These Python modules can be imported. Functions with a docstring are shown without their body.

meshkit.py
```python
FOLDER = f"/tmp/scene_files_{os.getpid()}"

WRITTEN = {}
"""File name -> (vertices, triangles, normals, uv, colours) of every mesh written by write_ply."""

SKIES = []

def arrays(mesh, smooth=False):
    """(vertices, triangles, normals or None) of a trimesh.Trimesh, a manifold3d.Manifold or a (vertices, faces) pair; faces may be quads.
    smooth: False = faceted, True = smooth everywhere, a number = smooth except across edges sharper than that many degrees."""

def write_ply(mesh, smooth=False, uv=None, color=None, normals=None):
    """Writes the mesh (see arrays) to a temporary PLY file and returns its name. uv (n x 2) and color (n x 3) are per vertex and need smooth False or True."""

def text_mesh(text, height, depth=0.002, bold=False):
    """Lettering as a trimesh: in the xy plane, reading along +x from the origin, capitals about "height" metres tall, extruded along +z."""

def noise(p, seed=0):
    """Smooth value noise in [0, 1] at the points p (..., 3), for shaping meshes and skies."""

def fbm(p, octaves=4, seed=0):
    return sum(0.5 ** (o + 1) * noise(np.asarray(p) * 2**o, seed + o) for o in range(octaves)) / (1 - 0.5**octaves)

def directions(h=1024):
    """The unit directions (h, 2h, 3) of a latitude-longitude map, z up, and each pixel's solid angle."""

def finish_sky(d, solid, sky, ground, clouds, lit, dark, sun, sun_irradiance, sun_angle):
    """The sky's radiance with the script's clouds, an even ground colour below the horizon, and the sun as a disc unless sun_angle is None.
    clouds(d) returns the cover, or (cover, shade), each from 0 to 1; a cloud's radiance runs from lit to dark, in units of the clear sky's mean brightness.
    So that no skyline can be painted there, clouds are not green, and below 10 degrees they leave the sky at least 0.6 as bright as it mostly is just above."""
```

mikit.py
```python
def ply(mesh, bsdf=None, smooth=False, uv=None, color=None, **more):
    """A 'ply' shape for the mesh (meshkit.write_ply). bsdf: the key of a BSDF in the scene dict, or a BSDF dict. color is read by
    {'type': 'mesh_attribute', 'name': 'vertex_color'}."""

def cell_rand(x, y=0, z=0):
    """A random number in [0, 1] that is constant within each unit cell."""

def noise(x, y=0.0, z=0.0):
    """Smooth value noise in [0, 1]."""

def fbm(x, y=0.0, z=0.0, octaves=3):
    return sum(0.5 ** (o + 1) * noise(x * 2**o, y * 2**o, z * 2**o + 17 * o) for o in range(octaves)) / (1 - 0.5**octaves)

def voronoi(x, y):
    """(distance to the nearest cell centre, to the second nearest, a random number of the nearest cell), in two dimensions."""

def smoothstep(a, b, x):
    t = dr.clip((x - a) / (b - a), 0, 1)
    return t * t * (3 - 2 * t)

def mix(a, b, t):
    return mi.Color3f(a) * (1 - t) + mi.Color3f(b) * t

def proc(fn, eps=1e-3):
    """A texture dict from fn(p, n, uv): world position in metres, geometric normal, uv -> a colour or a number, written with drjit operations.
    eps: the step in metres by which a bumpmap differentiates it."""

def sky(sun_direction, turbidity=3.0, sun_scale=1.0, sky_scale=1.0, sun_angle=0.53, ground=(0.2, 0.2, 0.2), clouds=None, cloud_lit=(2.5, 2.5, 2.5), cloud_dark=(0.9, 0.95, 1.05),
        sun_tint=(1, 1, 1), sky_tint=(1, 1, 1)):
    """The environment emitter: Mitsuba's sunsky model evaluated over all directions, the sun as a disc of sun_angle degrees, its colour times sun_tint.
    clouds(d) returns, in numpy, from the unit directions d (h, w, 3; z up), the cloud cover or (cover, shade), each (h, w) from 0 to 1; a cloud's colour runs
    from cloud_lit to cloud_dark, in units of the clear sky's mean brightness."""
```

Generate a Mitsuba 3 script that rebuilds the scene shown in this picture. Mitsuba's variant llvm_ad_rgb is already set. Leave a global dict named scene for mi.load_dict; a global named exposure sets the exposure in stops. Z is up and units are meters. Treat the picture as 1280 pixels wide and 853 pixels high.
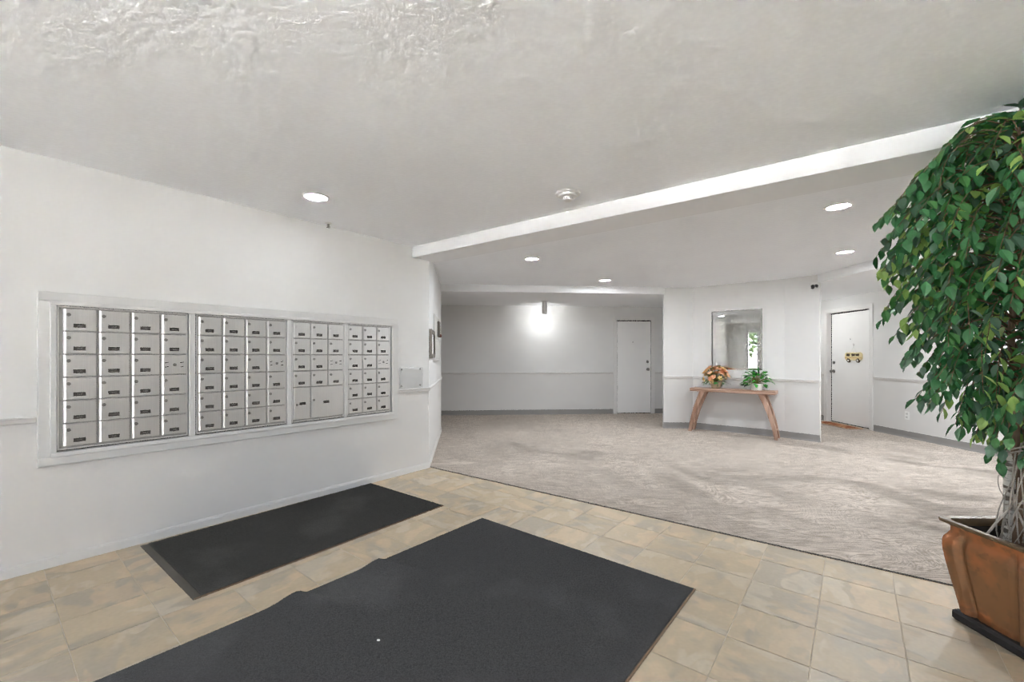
import math, random
import numpy as np
import trimesh
import drjit as dr
import mitsuba as mi
import mikit, meshkit
import shapely
from shapely.geometry import Polygon, box as sbox
from mikit import proc, noise, fbm, smoothstep, mix, cell_rand, voronoi

random.seed(7)
rng = np.random.default_rng(7)
T = mi.ScalarTransform4f
scene, labels = {}, {}

# ------------------------------------------------------------------ camera, sky, exposure
W, H_, F = 1280, 853, 535.0
CAM_Z, HORIZON = 1.26, 445.0
scene['camera'] = {
    'type': 'perspective', 'fov_axis': 'x', 'fov': 2 * math.degrees(math.atan(W / 2 / F)),
    'principal_point_offset_x': 0.0, 'principal_point_offset_y': -(HORIZON - H_ / 2) / H_,
    'near_clip': 0.05, 'far_clip': 500.0,
    'to_world': T().look_at(origin=[0, 0, CAM_Z], target=[0, 1, CAM_Z], up=[0, 0, 1]),
}
exposure = 1.27
SKY = 14.0
scene['sky'] = mikit.sky([0.40, 0.42, 1.25], turbidity=4.0, sun_scale=SKY * 5.0, sky_scale=SKY * .55, sun_tint=(.85, 1.0, 1.26), ground=(0.35, 0.34, 0.32),
                         clouds=lambda d: 0.5 * np.ones(d.shape[:2]), cloud_lit=(1.25, 1.25, 1.25), cloud_dark=(0.9, 0.95, 1.05), sky_tint=(1.0, 1.0, .985))
LAMP = 174.0       # radiance of the recessed ceiling lights
SCONCE = 1.05

# ------------------------------------------------------------------ helpers
A = np.array([.6247, .7809])       # along the left wall, away from the camera
B = np.array([.7809, -.6247])      # out of the left wall, to the right
AX, AY = .6247, .7809
TW = -3.739                        # the left wall lies at t = TW


def st(s, t):
    return A * s + B * t


def frame(p0, p1, z=0.0):
    """Local x runs p0 -> p1, local z is up, local -y comes out of the wall towards the room."""
    p0, p1 = np.asarray(p0, float), np.asarray(p1, float)
    d = (p1 - p0) / np.linalg.norm(p1 - p0)
    m = np.eye(4)
    m[:2, 0] = d
    m[:2, 1] = (-d[1], d[0])
    m[:3, 3] = (*p0, z)
    return m


def shift(x=0., y=0., z=0.):
    m = np.eye(4)
    m[:3, 3] = (x, y, z)
    return m


def rot(axis, deg):
    return trimesh.transformations.rotation_matrix(math.radians(deg), axis)


def cat(*ms):
    return trimesh.util.concatenate([m for m in ms if m is not None])


def bx(x0, x1, y0, y1, z0, z1, c=0.0):
    """A box with chamfered edges."""
    lo, hi = np.array([x0, y0, z0]), np.array([x1, y1, z1])
    if c <= 0:
        return trimesh.creation.box(bounds=[lo, hi])
    c = min(c, *((hi - lo) * .45))
    pts = []
    for i in (0, 1):
        for j in (0, 1):
            for k in (0, 1):
                corner = np.array([(lo, hi)[i][0], (lo, hi)[j][1], (lo, hi)[k][2]])
                sg = np.array([1 - 2 * i, 1 - 2 * j, 1 - 2 * k])
                for ax in range(3):
                    p = corner + sg * c
                    p[ax] = corner[ax]
                    pts.append(p)
    return trimesh.convex.convex_hull(np.array(pts))


def lathe(profile, n=32):
    return trimesh.creation.revolve(np.array(profile, float), sections=n)


def cyl(r, h, n=24):
    return lathe([(0, 0), (r, 0), (r, h), (0, h)], n)


def tube(points, radii, sides=8):
    p = np.asarray(points, float)
    r = np.broadcast_to(np.asarray(radii, float), (len(p),))
    t = np.gradient(p, axis=0)
    t /= np.linalg.norm(t, axis=1, keepdims=True) + 1e-12
    a = np.cross(t[0], [0.31, 0.2, 0.93]) if abs(t[0][2]) < .9 else np.cross(t[0], [1., .1, 0])
    rows = []
    for i in range(len(p)):
        a = a - t[i] * (a @ t[i])
        a /= np.linalg.norm(a)
        b = np.cross(t[i], a)
        g = np.arange(sides) * 2 * np.pi / sides
        rows.append(p[i] + r[i] * (np.cos(g)[:, None] * a + np.sin(g)[:, None] * b))
    v = np.vstack(rows + [p[:1], p[-1:]])
    n = len(p)
    i, j = np.meshgrid(np.arange(n - 1), np.arange(sides), indexing='ij')
    q = np.stack([i * sides + j, i * sides + (j + 1) % sides, (i + 1) * sides + (j + 1) % sides, (i + 1) * sides + j], -1).reshape(-1, 4)
    f = np.vstack([q[:, [0, 1, 2]], q[:, [0, 2, 3]]])
    k = np.arange(sides)
    f = np.vstack([f, np.stack([(k + 1) % sides, k, k * 0 + n * sides], 1), np.stack([(n - 1) * sides + k, (n - 1) * sides + (k + 1) % sides, k * 0 + n * sides + 1], 1)])
    return trimesh.Trimesh(v, f, process=False)


def extrude(poly, z0, z1):
    polys = getattr(poly, 'geoms', [poly])
    ms = [trimesh.creation.extrude_polygon(g, z1 - z0, engine='earcut') for g in polys if g.area > 1e-7]
    m = cat(*ms)
    m.apply_translation([0, 0, z0])
    return m


def profile_wall(poly, y0, y1):
    """A polygon in (x, z) extruded from y0 to y1."""
    m = extrude(poly, -y1, -y0)
    m.apply_transform(rot([1, 0, 0], 90))    # (x, y, z) -> (x, -z, y)
    return m


def number(key):
    if key not in scene and key not in used:
        used.add(key)
        return key
    i = 1
    while f'{key}_{i:03d}' in used or f'{key}_{i:03d}' in scene:
        i += 1
    used.add(f'{key}_{i:03d}')
    return f'{key}_{i:03d}'


used = set()


def tag(key, label=None, category=None, group=None, kind=None):
    d = {k: v for k, v in dict(label=label, category=category, group=group, kind=kind).items() if v}
    labels.setdefault(key, {}).update(d)
    return key


def thing(name, label, category, group=None, kind=None):
    return tag(number(name), label, category, group, kind)


def put(key, mesh, mat, m=None, smooth=False, label=None, kind=None, own=False, **more):
    """One entry of the scene under the next free number of this key."""
    if m is not None:
        mesh = mesh.copy()
        mesh.apply_transform(m)
    if not own:
        key = number(key)
    scene[key] = mikit.ply(mesh, mat, smooth=smooth, **more)
    if label or kind:
        tag(key, label, kind=kind)
    return key


def put_copy(key, plydict, m, label=None):
    key = number(key)
    scene[key] = {**plydict, 'to_world': T(m.tolist())}
    if label:
        tag(key, label)
    return key


# ------------------------------------------------------------------ materials
def rgb(*c):
    return {'type': 'rgb', 'value': list(c)}


def srgb(r, g, b):
    return tuple(((c / 255 + .055) / 1.055) ** 2.4 if c > 10 else c / 255 / 12.92 for c in (r, g, b))


def mat(name, color, rough=.6, metallic=0., spec=.3, bump=None, scale=.001, eps=1e-3, two=True, **more):
    base = {'type': 'principled', 'base_color': color if isinstance(color, dict) else rgb(*color), 'roughness': rough, 'metallic': metallic, 'specular': spec, **more}
    if bump is not None:
        base = {'type': 'bumpmap', 'texture': proc(bump, eps), 'scale': scale, 'bsdf': base}
    scene[name] = {'type': 'twosided', 'bsdf': base} if two else base


def diffuse(name, color, bump=None, scale=.001, eps=1e-3):
    base = {'type': 'diffuse', 'reflectance': color if isinstance(color, dict) else rgb(*color)}
    if bump is not None:
        base = {'type': 'bumpmap', 'texture': proc(bump, eps), 'scale': scale, 'bsdf': base}
    scene[name] = {'type': 'twosided', 'bsdf': base}


def wall_paint(p, n, uv):
    # two paints: near-white above the chair rail, light greige below it
    low = smoothstep(.884, .886, p.z)
    mott = fbm(p.x * 1.7 + p.y, p.y * 1.3 - p.x, p.z * 2.0) - .5
    return mix((.695, .684, .668), (.735, .732, .722), low) * (1 + .03 * mott)


def wall_bump(p, n, uv):
    return fbm(p.x * 60 + p.y * 37, p.y * 60 - p.x * 30, p.z * 70)


diffuse('wall_paint', proc(wall_paint), wall_bump, .0012, 3e-3)


def ceiling_bump(p, n, uv):
    w = fbm(p.x * 9, p.y * 9, 3.) * .5
    q = fbm(p.x * 44 + w, p.y * 64 - w, 1.)
    return smoothstep(.44, .60, q) + .45 * noise(p.x * 110, p.y * 110, 5.)


diffuse('ceiling_paint', proc(lambda p, n, uv: mi.Color3f(.93, .95, .975) * (.975 + .02 * noise(p.x * 3, p.y * 3) + .045 * noise(p.x * 70, p.y * 95, 8.))), ceiling_bump, .0065, 2e-3)  # fine speckle in the colour stands in for shading of the relief
diffuse('soffit_paint', rgb(.86, .87, .88))
mat('trim_paint', (.70, .695, .68), rough=.45, spec=.4)
mat('rail_paint', (.63, .615, .595), rough=.45, spec=.4)
mat('white_paint', (.80, .80, .79), rough=.4, spec=.4)
mat('door_paint', (.88, .875, .86), rough=.5, spec=.35)
mat('casing_paint', (.76, .75, .735), rough=.45, spec=.35)
mat('vinyl_base', (.27, .26, .25), rough=.5, spec=.3)
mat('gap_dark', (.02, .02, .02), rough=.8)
mat('white_plastic', (.82, .82, .80), rough=.4)
mat('black_plastic', (.015, .015, .016), rough=.35)
mat('dark_plate', (.028, .026, .024), rough=.45)
mat('lettering', (.27, .265, .255), rough=.5)
mat('chrome', (.62, .61, .60), rough=.22, metallic=1.)
mat('dull_steel', (.24, .235, .228), rough=.38, metallic=1.)


def brushed(p, n, uv):
    s = AX * p.x + AY * p.y
    return mix((.60, .592, .58), (.66, .652, .64), noise(s * 900, p.z * 6))


mat('aluminium', proc(brushed), rough=.38, metallic=.65, spec=.5)
mat('aluminium_shade', (.36, .355, .345), rough=.5, metallic=.5)  # darker metal stands in for the shadow lines between mailbox doors
mat('aluminium_rim', (.70, .69, .68), rough=.4, metallic=.6)
scene['mirror_glass'] = {'type': 'twosided', 'bsdf': {'type': 'conductor', 'specular_reflectance': rgb(.90, .915, .905)}}
scene['glass_pane'] = {'type': 'thindielectric', 'int_ior': 1.5}
scene['clear_acrylic'] = {'type': 'thindielectric', 'int_ior': 1.49}
mat('paper', (.58, .585, .58), rough=.7)
mat('mirror_edge', (.42, .42, .41), rough=.25, metallic=.6)

TP = .3095


def tile_color(p, n, uv):
    s, t = AX * p.x + AY * p.y, AY * p.x - AX * p.y
    i, j = dr.floor((s - .246) / TP), dr.floor((t + .14) / TP)
    r, r2, r3 = cell_rand(i, j, 1), cell_rand(i, j, 2), cell_rand(i, j, 3)
    u, v = s * dr.select(r > .5, 1., .55), t * dr.select(r > .5, .55, 1.)
    w = fbm(u * 7 + r * 31, v * 7 + r2 * 17, 2.) - .5
    f1 = fbm(u * 5.5 + r * 40 + w * 1.6, v * 5.5 + r2 * 40 - w * 1.6, 7.)
    f2 = fbm(u * 8 + r2 * 60 - w, v * 8 + r3 * 60 + w * 2, 11., 4)
    tan = mix((.455, .360, .245), (.52, .425, .300), f2)
    grey = mix((.375, .318, .242), (.43, .368, .285), r3)
    c = mix(tan, grey, smoothstep(.40, .66, f1 + .10 * (r3 - .5)))
    c = mix(c, (.60, .45, .30), .45 * smoothstep(.60, .70, f2))
    c = mix(c, (.58, .50, .39), .5 * smoothstep(.54, .70, 1 - f2))
    return c * (.93 + .12 * r2) * (.97 + .06 * noise(s * 90, t * 90))


mat('tile_glaze', proc(tile_color), rough=.42, spec=.35, bump=lambda p, n, uv: fbm(p.x * 30, p.y * 30, 2.), scale=.002, eps=3e-3)
diffuse('grout', proc(lambda p, n, uv: mix((.44, .37, .28), (.60, .54, .45), noise(p.x * 4, p.y * 4))))


def carpet_stroke(p):
    g = noise(p.x * 2.2, p.y * 2.2, 4.) * 5.0 + .4
    c, s = dr.cos(g), dr.sin(g)
    u, v = p.x * c + p.y * s, p.y * c - p.x * s
    k = noise(u * 11, v * 75, 1.) * .6 + noise(p.x * 13, p.y * 95, 9.) * .4
    return k


def carpet_color(p, n, uv):
    k = carpet_stroke(p)
    fine = noise(p.x * 420, p.y * 420, 2.)
    big = fbm(p.x * 1.3, p.y * 1.3, 6.)
    c = mix((.330, .280, .235), (.60, .535, .475), smoothstep(.2, .8, k * .86 + fine * .14))
    return c * (.86 + .28 * big)


diffuse('carpet_pile', proc(carpet_color), lambda p, n, uv: carpet_stroke(p) + .5 * noise(p.x * 300, p.y * 300, 2.), .006, 2e-3)


def mat_color(p, n, uv):
    k = noise(p.x * 260, p.y * 260, 1.) * .5 + noise(p.x * 700, p.y * 700, 3.) * .5
    dust = smoothstep(.55, .8, fbm(p.x * 2.2, p.y * 2.2, 2., 4))
    return mix((.020, .0206, .0216), (.058, .0600, .0625), k) * (1 + .35 * dust)


diffuse('mat_pile', proc(mat_color), lambda p, n, uv: noise(p.x * 240, p.y * 240, 1.), .004, 1.5e-3)
diffuse('mat_pile_plain', proc(lambda p, n, uv: mat_color(p, n, uv) * mi.Color3f(.80, .79, .74)), lambda p, n, uv: noise(p.x * 240, p.y * 240, 1.), .004, 1.5e-3)
mat('mat_rubber', (.040, .037, .030), rough=.55, spec=.4)
mat('mat_rubber_sheen', (.17, .105, .055), rough=.6)  # brown stands in for the reflection along the rubber mat edge


def wood_color(p, n, uv):
    # grain runs along the table's length, (.8, -.6)
    l, d = .8 * p.x - .6 * p.y, .6 * p.x + .8 * p.y
    g = fbm(l * 3 + p.z * 2, d * 40, p.z * 40)
    k = noise(l * 8, d * 160, p.z * 160)
    return mix((.25, .135, .088), (.50, .33, .245), smoothstep(.25, .75, g * .75 + k * .25))


def leg_color(p, n, uv):
    l, d = .8 * p.x - .6 * p.y, .6 * p.x + .8 * p.y
    g = fbm(l * 40, d * 40, p.z * 3)
    return mix((.25, .135, .088), (.50, .33, .245), smoothstep(.3, .7, g))


mat('leg_wood', proc(leg_color), rough=.4, spec=.4)
mat('table_wood', proc(wood_color), rough=.35, spec=.4, clearcoat=.3)


def copper_color(p, n, uv):
    f1 = fbm(p.x * 9, p.y * 9, p.z * 6, 4)
    f2 = fbm(p.x * 40, p.y * 40, p.z * 30)
    c = mix((.36, .135, .050), (.20, .105, .050), smoothstep(.35, .60, f1))
    c = mix(c, (.15, .085, .045), .6 * smoothstep(.55, .75, f2))
    return c


mat('copper', proc(copper_color), rough=.33, metallic=.55, spec=.5, clearcoat=.25,
    bump=lambda p, n, uv: noise(p.x * 60, p.y * 60, p.z * 60) + .5 * fbm(p.x * 20, p.y * 20, p.z * 20), scale=.003, eps=2e-3)
mat('bronze_rim', (.085, .060, .034), rough=.35, metallic=.5)
mat('black_base', (.010, .010, .011), rough=.6, spec=.2)
mat('planter_inside', (.012, .010, .008), rough=.8)
mat('bark', proc(lambda p, n, uv: mix((.10, .060, .038), (.24, .165, .115), fbm(p.x * 60, p.y * 60, p.z * 22))), rough=.8,
    bump=lambda p, n, uv: fbm(p.x * 90, p.y * 90, p.z * 25), scale=.006, eps=2e-3)
mat('birch', proc(lambda p, n, uv: mix((.14, .12, .10), (.66, .64, .60), smoothstep(.38, .52, fbm(p.x * 22, p.y * 22, p.z * 60)))), rough=.8)
mat('twig_bark', (.075, .048, .028), rough=.8)
mat('raffia', proc(lambda p, n, uv: mix((.27, .235, .20), (.50, .46, .41), noise(p.x * 120, p.y * 120, p.z * 60))), rough=.8)


def leaf_mat(name, c0, c1):
    col = proc(lambda p, n, uv: mix(c0, c1, fbm(p.x * 18, p.y * 18, p.z * 18)))
    scene[name] = {'type': 'twosided', 'bsdf': {'type': 'principled', 'base_color': col, 'roughness': .45, 'specular': .3}}


leaf_mat('leaf_deep', (.009, .045, .016), (.022, .092, .030))
leaf_mat('leaf_mid', (.020, .088, .022), (.042, .150, .036))
leaf_mat('leaf_grey', (.026, .070, .042), (.060, .120, .075))
leaf_mat('leaf_lime', (.155, .305, .052), (.30, .44, .125))
LEAFM = ['leaf_deep', 'leaf_mid', 'leaf_grey', 'leaf_lime']

# ------------------------------------------------------------------ plan of the lobby
P0 = st(3.175, TW)
P1 = np.array([-1.185, 7.15])
HL0, HL1 = np.array([-4.0, 6.95]), np.array([-4.0, 8.81])
FW = lambda x: np.array([x, 9.0 + .074 * (x + 1.447)])           # far wall
QA, QB, QC, QD = np.array([2.63, 7.42]), np.array([3.126, 7.40]), np.array([4.178, 6.555]), np.array([4.46, 6.20])
QA2, QD2, QR2 = FW(3.40), np.array([4.9, 8.75]), np.array([6.05, 8.75])
S0, T1 = -2.1, 3.0
E0, E1 = st(S0, TW), st(S0, T1)
sR = (6.05 - B[0] * T1) / A[0]
QR = st(sR, T1)
HC, HS = 2.44, 2.325

walls = {}


def make_wall(key, p0, p1, openings=(), z1=HC, th=.12, m='wall_paint', label=None, grow=(0, 0)):
    L = float(np.linalg.norm(np.asarray(p1) - np.asarray(p0)))
    poly = sbox(-grow[0], 0, L + grow[1], z1)
    for o in openings:
        poly = poly.difference(sbox(*o))
    fm = frame(p0, p1)
    put(key, profile_wall(poly, 0, th), m, fm, own=True)
    tag(key, label, kind='structure')
    walls[key] = (fm, L)
    return fm, L


def rail_mesh(x0, x1):
    return cat(bx(x0, x1, -.016, .001, .868, .898, .004), bx(x0, x1, -.022, .001, .893, .905, .004))


def rail(key, spans):
    fm, L = walls[key]
    for x0, x1 in spans:
        put(key + '__chair_rail', rail_mesh(x0, x1), 'rail_paint', fm, label='chair rail moulding')


def vinyl_mesh(x0, x1):
    prof = [(0, 0.0), (-.016, 0.0), (-.010, .012), (-.006, .025), (-.005, .098), (-.003, .101), (0, .101)]
    n = len(prof)
    v = np.array([(x, y, z) for x in (x0, x1) for y, z in prof])
    f = [(i, (i + 1) % n, n + (i + 1) % n, n + i) for i in range(n)]
    me = trimesh.Trimesh(v, np.array([t for q in f for t in ((q[0], q[1], q[2]), (q[0], q[2], q[3]))] + [(0, i + 1, i) for i in range(1, n - 1)] + [(n, n + i, n + i + 1) for i in range(1, n - 1)]), process=False)
    me.fix_normals()
    return me


def base(name, key, spans, mesh_fn=vinyl_mesh, m='vinyl_base', label='dark grey vinyl baseboard', z=.006):
    fm, L = walls[key]
    meshes = [mesh_fn(x0, x1) for x0, x1 in spans]
    put(name, cat(*meshes), m, fm @ shift(z=z), own=True)
    tag(name, label, kind='structure')


def white_base(x0, x1):
    return cat(bx(x0, x1, -.013, 0, 0, .050, .002), bx(x0, x1, -.009, 0, .048, .062, .003))


# --- floor: grout bed, tiles, carpet
room = Polygon([E0, P0, P1, HL0, HL1, FW(2.6), QA2, QA, QB, QC, QD, QD2, QR2, QR, E1])
big = room.buffer(.12, join_style=2)
ce0, ce1 = st(3.185, TW - .3), st(3.425, T1 + .3)
front = Polygon([st(S0 - .4, TW - .3), ce0, ce1, st(S0 - .4, T1 + .3)])
put('floor', extrude(big, -.10, -.0025), 'grout', own=True)
tag('floor', 'lobby floor with beige stone look tiles in front and taupe carpet behind', kind='structure')
put('floor__carpet', extrude(big.difference(front), -.002, .006), 'carpet_pile', label='taupe carpet with fine streaky pattern')
edge = Polygon([ce0, ce1, ce1 + A * .006, ce0 + A * .006]).intersection(room)
put('floor__edge_strip', extrude(edge, -.001, .0068), 'gap_dark', label='thin dark strip along the edge of the carpet')
tile_area = room.intersection(front).buffer(-.001)
full = bx(-TP / 2 + .0017, TP / 2 - .0017, -TP / 2 + .0017, TP / 2 - .0017, -.002, 0, .0011)
angA = math.degrees(math.atan2(A[1], A[0]))
rest = []


def in_view(c):
    for dx in (-.16, 0, .16):
        for dy in (-.16, 0, .16):
            x, y = c[0] + dx, c[1] + dy
            if y > .3 and abs(x / y) * F < 645 and HORIZON + CAM_Z * F / y < 858:
                return True
    return False


for i in range(-9, 12):
    for j in range(-13, 12):
        c = st(.246 + (i + .5) * TP, -.14 + (j + .5) * TP)
        h = TP / 2 - .0017
        sq = Polygon([c + A * p * h + B * q * h for p, q in ((-1, -1), (1, -1), (1, 1), (-1, 1))])
        cut = sq.intersection(tile_area)
        if cut.area < 2e-4:
            continue
        if cut.area > .9999 * sq.area:
            me = full.copy()
            me.apply_transform(shift(c[0], c[1], float(rng.uniform(-.0004, .0003))) @ rot([0, 0, 1], angA))
        else:
            me = extrude(cut, -.002, -.0002)
        if in_view(c):
            put('floor__tile', me, 'tile_glaze')
        else:
            rest.append(me)
put('floor__tile_field', cat(*rest), 'tile_glaze', label='beige floor tiles', kind='stuff')

# --- ceiling, beam, soffits
put('ceiling', extrude(big, HC, HC + .15), 'ceiling_paint', own=True)
tag('ceiling', 'white ceiling with knockdown texture', kind='structure')
beam = Polygon([st(2.945, TW - .02), st(3.175, T1 + .05), st(3.53, T1 + .05), st(3.29, TW - .02)])
put('ceiling__beam', extrude(beam, HS, HC + .01), 'soffit_paint', label='white dropped beam crossing the ceiling above the carpet edge')
far_soffit = Polygon([P1 + (-.05, 0), HL0 + (-.1, 0), HL1 + (-.1, .1), FW(2.6) + (0, .1), QA2 + (0, .1), QA + (.05, .1), QA + (0, -.04), P1 + (-.05, -.12)])
put('ceiling__soffit', extrude(far_soffit, HS, HC + .01), 'soffit_paint', label='lowered ceiling over the far hallway')
right_soffit = Polygon([QD + (-.02, 0), (4.43, .85), QR + (.05, -.1), QR2 + (.05, .1), QD2 + (-.05, .1)])
put('ceiling__soffit', extrude(right_soffit, HS, HC + .01), 'soffit_paint', label='lowered ceiling over the right hallway')

# --- walls
make_wall('wall_left', E0, P0, label='left wall holding the mailbox bank', th=.10)
LS = lambda s: s - S0                           # s along the left wall -> local x
base('baseboard_left', 'wall_left', [(0, LS(3.175) + .012)], white_base, 'trim_paint', 'low white baseboard under the mailboxes', z=0.)
rail('wall_left', [(0, LS(.219)), (LS(2.744), LS(3.175) + .015)])
make_wall('wall_corner', P0, P1, label='narrow wall turning away past the mailboxes', th=.10)
rail('wall_corner', [(0, walls['wall_corner'][1])])
base('baseboard_corner', 'wall_corner', [(0, walls['wall_corner'][1])], white_base, 'rail_paint', 'narrow white baseboard on the turning wall')
make_wall('wall_hall', P1, HL0, label='side wall of the far hallway', th=.09)
make_wall('wall_hall_end', HL0, HL1, label='end wall of the far hallway')
fx0 = HL1[0]
FWL = lambda x: (x - fx0) * math.hypot(1, .074)
D1 = (FWL(2.275), FWL(3.035))
make_wall('wall_far', HL1, QA2, openings=[(D1[0], -.01, D1[1], 2.035)], label='far wall with a white apartment door', grow=(.1, .1))
rail('wall_far', [(0, D1[0] - .085), (D1[1] + .085, walls['wall_far'][1])])
base('baseboard_far', 'wall_far', [(0, D1[0] - .085), (D1[1] + .085, walls['wall_far'][1])])
make_wall('wall_side', QA2, QA, label='side of the wall block holding the mirror', th=.06, grow=(0, -.09))
make_wall('wall_center_left', QA, QB, label='narrow wall left of the mirror', th=.05)
make_wall('wall_center', QB, QC, label='white wall behind the mirror and console table', th=.05)
make_wall('wall_center_right', QC, QD, label='narrow angled wall right of the mirror', th=.05)
make_wall('wall_block_side', QD, QD2, label='side of the wall block beside the right hallway', th=.05, grow=(-.07, 0))
for k in ('center_left', 'center', 'center_right', 'side', 'block_side'):
    L = walls['wall_' + k][1]
    rail('wall_' + k, [(0, L)])
    base('baseboard_' + k, 'wall_' + k, [(0, L)])
make_wall('wall_right_end', QD2, QR2, label='end wall of the right hallway')
RL = lambda y: QR2[1] - y                      # y on the right wall -> local x
D2 = (RL(8.21), RL(7.24))
make_wall('wall_right', QR2, QR, openings=[(D2[0], -.01, D2[1], 2.07)], label='right wall with an apartment door and an outlet', grow=(.1, 0))
LR = walls['wall_right'][1]
rail('wall_right', [(0, D2[0] - .085), (D2[1] + .085, LR)])
base('baseboard_right', 'wall_right', [(0, D2[0] - .085), (D2[1] + .085, LR)])
# the lobby's side and entry walls, behind the camera
LSide = float(np.linalg.norm(E1 - QR))
SW = [(2.7, 1.2, 3.05, 2.1)]
make_wall('wall_lobby_side', QR, E1, openings=SW, label='side wall of the lobby with a window')
EX = lambda t: T1 - t                          # entry wall runs E1 -> E0
EW = [(EX(-2.72), .02, EX(-3.42), 2.15), (EX(1.75), .02, EX(.70), 2.38), (EX(.62), .02, EX(-1.75), 2.38)]
EW = [(min(o[0], o[2]), o[1], max(o[0], o[2]), o[3]) for o in EW]
make_wall('wall_entry', E1, E0, openings=EW, label='entry wall with glazing behind the camera', grow=(.1, .1))


def window(i, key, o, mull, label, solid=None):
    k = f'window_{i}'
    tag(k, label, kind='structure')
    fm = walls[key][0]
    x0, z0, x1, z1 = o
    fr = [bx(x0, x0 + .05, -.02, .10, z0, z1, .004), bx(x1 - .05, x1, -.02, .10, z0, z1, .004), bx(x0, x1, -.02, .10, z1 - .05, z1, .004), bx(x0, x1, -.02, .10, z0, z0 + .05, .004)]
    for q in mull:
        fr.append(bx(q - .03, q + .03, -.01, .09, z0, z1, .004))
    put(k + '__frame', cat(*fr), 'white_paint', fm)
    xs = [x0 + .05, *mull, x1 - .05]
    for n_, (p, q) in enumerate(zip(xs[:-1], xs[1:])):
        if n_ == solid:
            put(k + '__door_panel', bx(p, q, .03, .07, z0 + .05, z1 - .05, .002), 'door_paint', fm, label='plain grey panel')
            continue
        v = np.array([(p, .05, z0 + .05), (q, .05, z0 + .05), (q, .05, z1 - .05), (p, .05, z1 - .05)])
        put(k + '__pane', trimesh.Trimesh(v, [(0, 1, 2), (0, 2, 3)], process=False), 'glass_pane', fm)


window(1, 'wall_entry', EW[0], [EX(-3.08)], 'white framed grey door panel with a glass sidelight, seen in the mirror', solid=1)
window(2, 'wall_entry', EW[1], [EX(1.22)], 'wide entry window')
window(3, 'wall_entry', EW[2], [EX(-.5)], 'glazed entry door pair')
window(4, 'wall_lobby_side', SW[0], [], 'side window of the lobby')

# --- doors


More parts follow.
